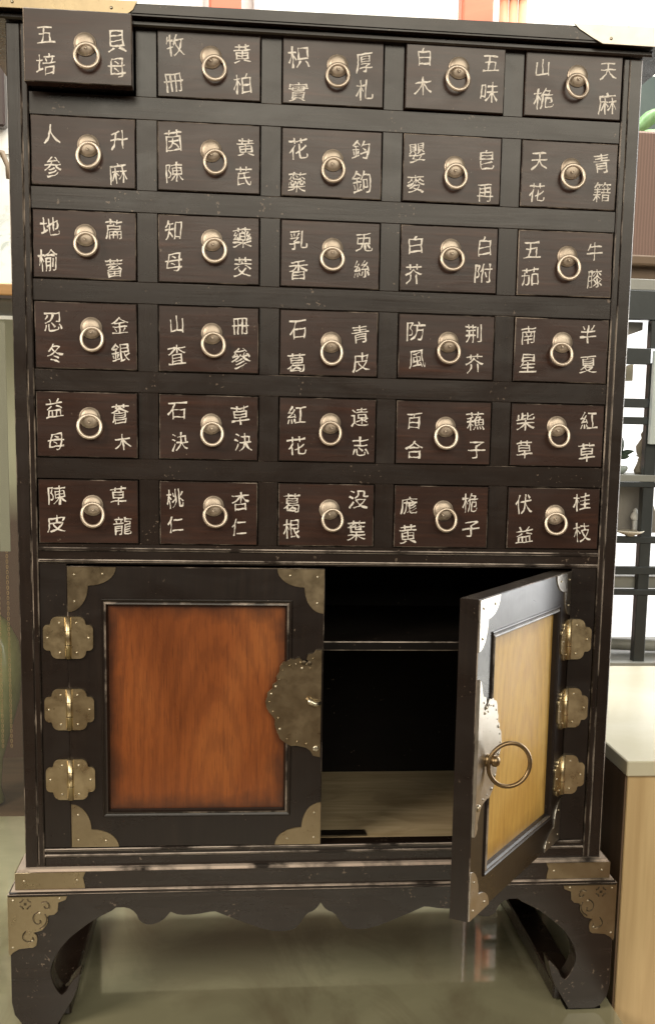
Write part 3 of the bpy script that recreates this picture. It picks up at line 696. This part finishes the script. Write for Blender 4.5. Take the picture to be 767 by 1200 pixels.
mb.tube([(.64, 1.06, -.196), (.64, 1.06, -.176)], .002, 6)
lv = mb.build('leaves', [m], FG, fo); sm = lv.modifiers.new('thick', 'SOLIDIFY'); sm.thickness = .0008
m, t, b = mottled('glazed_white_green', (.45, .52, .48), (.6, .66, .61), (.75, .78, .73), .25, (30, 30, 30))
MB().lathe([(.012, 0), (.017, .004), (.020, .010), (.018, .0145), (.013, .015)], (.640, 1.06, -.2078), 'Z', 20).build('pot', [m], FG, fo)
m, t, b = mottled('beige_stone', (.42, .38, .30), (.50, .46, .38), (.60, .56, .47), .5, (30, 30, 30))
o = MB().lathe([(.016, 0), (.019, .006), (.014, .018), (.010, .030), (.015, .040), (.017, .052), (.011, .062), (.007, .068), (.009, .076), (.004, .084)], (.688, 1.05, -.2078), 'Z', 20).build('figurine', [m])
tag(o, 'beige stone figurine beside the potted plant on the middle grey shelf', 'figurine')
m, t, b = mottled('ivory_glaze', (.66, .60, .47), (.73, .67, .54), (.80, .75, .63), .3, (20, 20, 20))
o = MB().lathe([(.008, 0), (.010, .002), (.022, .006), (.027, .010), (.026, .0105), (.015, .0065), (.001, .005)], (.655, 1.008, -.3248), 'Z', 28).build('dish', [m]); tag(o, 'shallow ivory dish lying on the thin bar of the rack', 'dish')
tag(MB().prism([(.50, -.3225), (.740, -.3225), (.700, -.2335), (.50, -.2335)], 1.06, 1.075, bev=.001).build('leaning_panel', [M['dk']]), 'dusky grey-brown panel with slanting edge leaning behind the dish', 'panel')
MBw, _, _ = mottled('white_porcelain', (.75, .75, .72), (.8, .8, .78), (.86, .86, .84), .2, (20, 20, 20))
for (x, z, lab) in ((.628, -.312, 'small white porcelain bird left of the ivory dish'), (.672, -.286, 'small white porcelain bird right above the ivory dish')):
    mb = MB(); mb.lathe([(.002, 0), (.007, .003), (.0095, .008), (.008, .014), (.004, .018), (.0045, .021), (.0015, .025)], (x, 1.035, z-.012), 'Z', 18)
    mb.box(x-.004, x+.004, 1.031, 1.039, -.3248 if z < -.3 else -.3248, z-.0118)
    o = mb.build('porcelain_bird', [MBw]); tag(o, lab, 'figurine')
o = MB()
o.tube([(.45, 1.10, -.560), (.55, 1.10, -.552), (.63, 1.10, -.550), (.72, 1.10, -.553), (.85, 1.10, -.556)], .012, 10)
o = o.build('cloth_roll', [M['grey']]); tag(o, 'long grey cloth roll on the lowest grey shelf of the rack', 'cloth')

# ------------------------------------------------------------------ behind, above the cabinet: pillars, tubes, paintings
m, t, b = mottled('red_paint', (.42, .11, .06), (.50, .14, .08), (.56, .19, .11), .45, (3, 3, 9))
for x, lab in ((-.117, 'square red painted pillar behind the left part of the top board'), (.392, 'square red painted pillar beside the bundle of red tubes')):
    mb = MB(); mb.box(x-.031, x+.031, 1.36, 1.42, -1.549, 2.6, bev=.003); mb.box(x-.0335, x-.0312, 1.37, 1.41, -1.549, 2.6); o = mb.build('pillar', [m]); tag(o, lab, 'pillar', 'red pillars by the back wall')
FT = empty('tube_bundle', (.476, 1.42, -1.55), 'bundle of upright orange-red tubes under a dark red cap, right of the red pillar', 'tubes')
fo = Vector((-.476, -1.42, 1.55))
m3, _, _ = mottled('orange_red_tube', (.60, .24, .13), (.66, .30, .18), (.72, .36, .24), .4, (9, 9, 9))
for k in range(3): MB().tube([(.456+.020*k, 1.42, -1.549), (.456+.020*k, 1.42, .762)], .0095, 14).build('tube', [m3], FT, fo)
MB().box(.440, .512, 1.40, 1.44, .7625, .775, bev=.003).build('cap', [mat('cap_red', (.16, .05, .04), .5)[0]], FT, fo)
def painting(name, x0, x1, y, z0, z1, label, dens=.52):
    m, t, b = mat(name+'_paint', (.7, .7, .66), .6)
    v = coords(t, (1, 1, 1), rnd=False); n1 = noise_tex(t, v, 16., 6, .65, 1.4); n2 = noise_tex(t, v, 5., 2)
    mm = nd(t, 'ShaderNodeMath', operation='MULTIPLY'); t.links.new(rng(t, n1, dens, dens+.1, 0, 1), mm.inputs[0]); t.links.new(rng(t, n2, .4, .6, .1, .75), mm.inputs[1])
    t.links.new(mix(t, mm.outputs[0], (.72, .74, .70), (.36, .42, .38)), b.inputs['Base Color'])
    r_ = empty(name, ((x0+x1)/2, y, (z0+z1)/2), label, 'painting'); off = -Vector(r_.location)
    MB().box(x0+.012, x1-.012, y-.004, y+.012, z0+.012, z1-.012).build('canvas', [m], r_, off)
    mb = MB(); 
    mb.box(x0, x0+.0118, y-.008, y+.012, z0, z1); mb.box(x1-.0118, x1, y-.008, y+.012, z0, z1); mb.box(x0+.012, x1-.012, y-.008, y+.012, z0, z0+.0118); mb.box(x0+.012, x1-.012, y-.008, y+.012, z1-.0118, z1)
    mb.build('picture_frame', [mat('pale_frame', (.62, .60, .56), .5)[0]], r_, off)
painting('ink_painting', -.060, .328, 1.48, .40, 1.15, 'pale framed ink painting between the two red pillars above the top board')
painting('ink_painting', -.520, -.165, 1.48, .50, 1.15, 'pale framed ink painting left of the left red pillar')
painting('ink_painting', -.95, -.53, 1.48, .11, .42, 'wide pale ink painting low on the wall at the far left edge')
o = MB().box(-.72, -.566, 1.46, 1.495, .46, .67, bev=.004).build('wall_plaque', [mat('dark_brown_wood', (.035, .022, .018), .4)[0]]); tag(o, 'dark brown plaque on the wall at the upper left edge', 'plaque')
mb = MB(); mb.tube([(-.66, 1.42, .30), (-.62, 1.42, .36), (-.585, 1.42, .405), (-.566, 1.42, .40), (-.556, 1.42, .375), (-.556, 1.42, .35)], .009, 8, taper=lambda u: 1.1-.7*u)
mb.tube([(-.66, 1.42, .09), (-.665, 1.42, .20), (-.66, 1.42, .305)], .011, 8)
o = mb.build('curved_branch', [mat('driftwood', (.20, .15, .10), .6)[0]]); tag(o, 'bent brown branch rising in front of the wall at the left edge', 'branch')

# ------------------------------------------------------------------ display case at the left with a green vase
DC = empty('display_case', (-.85, .95, -1.55), 'glass-fronted display case with an amber wooden top rail, behind the counter at the left', 'display case')
do = Vector((.85, -.95, 1.55))
m, t, b = mat('amber_wood', (.5, .26, .08), .35); n = noise_tex(t, coords(t, (4, 40, 60), rnd=False), 1., 4); t.links.new(ramp(t, n, [(.3, (.42, .21, .07)), (.7, (.60, .34, .13))]), b.inputs['Base Color'])
MB().box(-1.4, .31, .742, .79, .0595, .0780, bev=.002).build('top_rail', [m], DC, do)
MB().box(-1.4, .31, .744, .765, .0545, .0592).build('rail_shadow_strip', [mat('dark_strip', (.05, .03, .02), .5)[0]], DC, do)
m, t, b = mat('case_back', (.2, .12, .07), .6); v = coords(t, (1, 1, 1), rnd=False); sx = nd(t, 'ShaderNodeSeparateXYZ'); t.links.new(v, sx.inputs[0])
n = noise_tex(t, coords(t, (6, 6, 3), rnd=False), 1., 4); c1 = ramp(t, n, [(.3, (.30, .31, .21)), (.7, (.42, .43, .31))]); c2 = ramp(t, n, [(.3, (.055, .024, .010)), (.7, (.10, .045, .018))])
t.links.new(mix(t, rng(t, sx.outputs[2], 1.22, 1.30, 0, 1), c2, c1), b.inputs['Base Color'])
# (brown below, grey-green above)
o = MB().box(-1.4, .31, 1.18, 1.2, 0.0, 1.604).build('back_panel', [m], DC, Vector((.85, -.95, 0)))
MB().box(-1.4, .31, .7905, 1.2, .062, .0775).build('case_light_blocker', [m], DC, do)  # unseen top added to keep the rear light out of the case
MB().box(-1.4, .31, .76, 1.18, -1.5, -.80).build('case_base', [M['beechside']], DC, do)
MB().box(-1.4, -1.38, .76, 1.18, -.80, .0545).box(-.29+.58, .31, .76, 1.18, -.80, .0545).build('case_side', [M['beechside']], DC, do)
m, t, b = mat('clear_glass', (.9, .95, .9), .03); b.inputs['Alpha'].default_value = .03; b.inputs['Specular IOR Level'].default_value = .6
MB().box(-1.4, .31, .748, .752, -.80, .0545).build('glass_pane', [m], DC, do)
MB().box(-.468, -.452, .756, .759, -.34, .02).build('pale_strip', [mat('pale_strip', (.27, .27, .19), .5)[0]], DC, do)
l = bpy.data.lights.new('case_fill_light', 'AREA'); l.shape = 'RECTANGLE'; l.size = 1.1; l.size_y = .08; l.energy = 1.6; l.color = (1, .86, .62)  # unseen fill light added to brighten the case interior
lo = bpy.data.objects.new('case_fill_light', l); COL.objects.link(lo); lo.location = (-.75, .80, .045); lo.rotation_euler = (math.radians(28), 0, 0)
# gold chain pattern hanging inside the glass
m, t, b = mat('gold_chain', (.45, .30, .12), .4, .6)
for x in (-.472, -.458):
    mb = MB()
    for k in range(46): mb.tube([(x+.0016*math.cos(a*PI/3), .757, -.28-.0085*k+.0034*math.sin(a*PI/3)) for a in range(6)], .0005, 5, True)
    mb.build('bead_chain', [m], DC, do)
mb = MB(); VZ = -.80
m, t, b = mottled('celadon_green', (.22, .23, .08), (.30, .31, .12), (.40, .40, .18), .15, (9, 9, 9))
mb.lathe([(.030, 0), (.036, .006), (.030, .03), (.034, .08), (.052, .14), (.066, .19), (.072, .24), (.066, .29), (.048, .325), (.026, .345), (.022, .37), (.034, .40), (.038, .41), (.034, .412), (.018, .37)], (-.530, .88, VZ), 'Z', 36)
o = mb.build('green_vase', [m]); tag(o, 'round glazed yellow-green vase inside the display case', 'vase')

# unseen things added inside the case to give the glass top its reflections
for kind, x, y, r_, h_, c_, lab in (('porcelain_jar', -.16, .86, .050, .22, (.62, .62, .50), 'pale porcelain jar added unseen in the display case for its reflection'), ('porcelain_jar', .10, .86, .035, .17, (.30, .42, .30), 'green glazed jar added unseen in the display case for its reflection'), ('brass_candlestick', -.03, .82, .014, .26, (.70, .50, .20), 'slim brass candlestick added unseen between the jars for its reflection')):
    mm_ = mat(kind+'_glaze', c_, .2, 1. if 'brass' in kind else 0.)[0]
    o = MB().lathe([(r_*.7, 0), (r_*.75, h_*.03), (r_, h_*.35), (r_*.95, h_*.6), (r_*.5, h_*.85), (r_*.55, h_), (r_*.4, h_)], (x, y, -.7998), 'Z', 28).build(kind, [mm_]); tag(o, lab, 'jar' if 'jar' in kind else 'candlestick')
o = MB().box(.17, .26, .80, .90, -.7998, -.66, bev=.003).build('red_box', [mat('red_lacquer_box', (.32, .08, .05), .3)[0]]); tag(o, 'small red lacquer box added unseen in the display case for its reflection', 'box')
# more greenery and figures on the rack
mb = MB()
for k in range(16):
    a = random.uniform(0, 2*PI); L_ = random.uniform(.025, .055)
    leaf(mb, (.72+random.uniform(-.02, .02), 1.07, -.19), (.72+L_*math.cos(a), 1.07-.02*math.sin(a), -.19+abs(L_*math.sin(a))+.01), random.uniform(.004, .009))
mb.tube([(.72, 1.07, -.2079), (.72, 1.07, -.18)], .003, 6)
o = mb.build('bushy_plant', [bpy.data.materials['sage_leaf']]); tag(o, 'bushy grey-green plant right of the stone figurine on the middle grey shelf', 'plant')
sm = o.modifiers.new('thick', 'SOLIDIFY'); sm.thickness = .0008
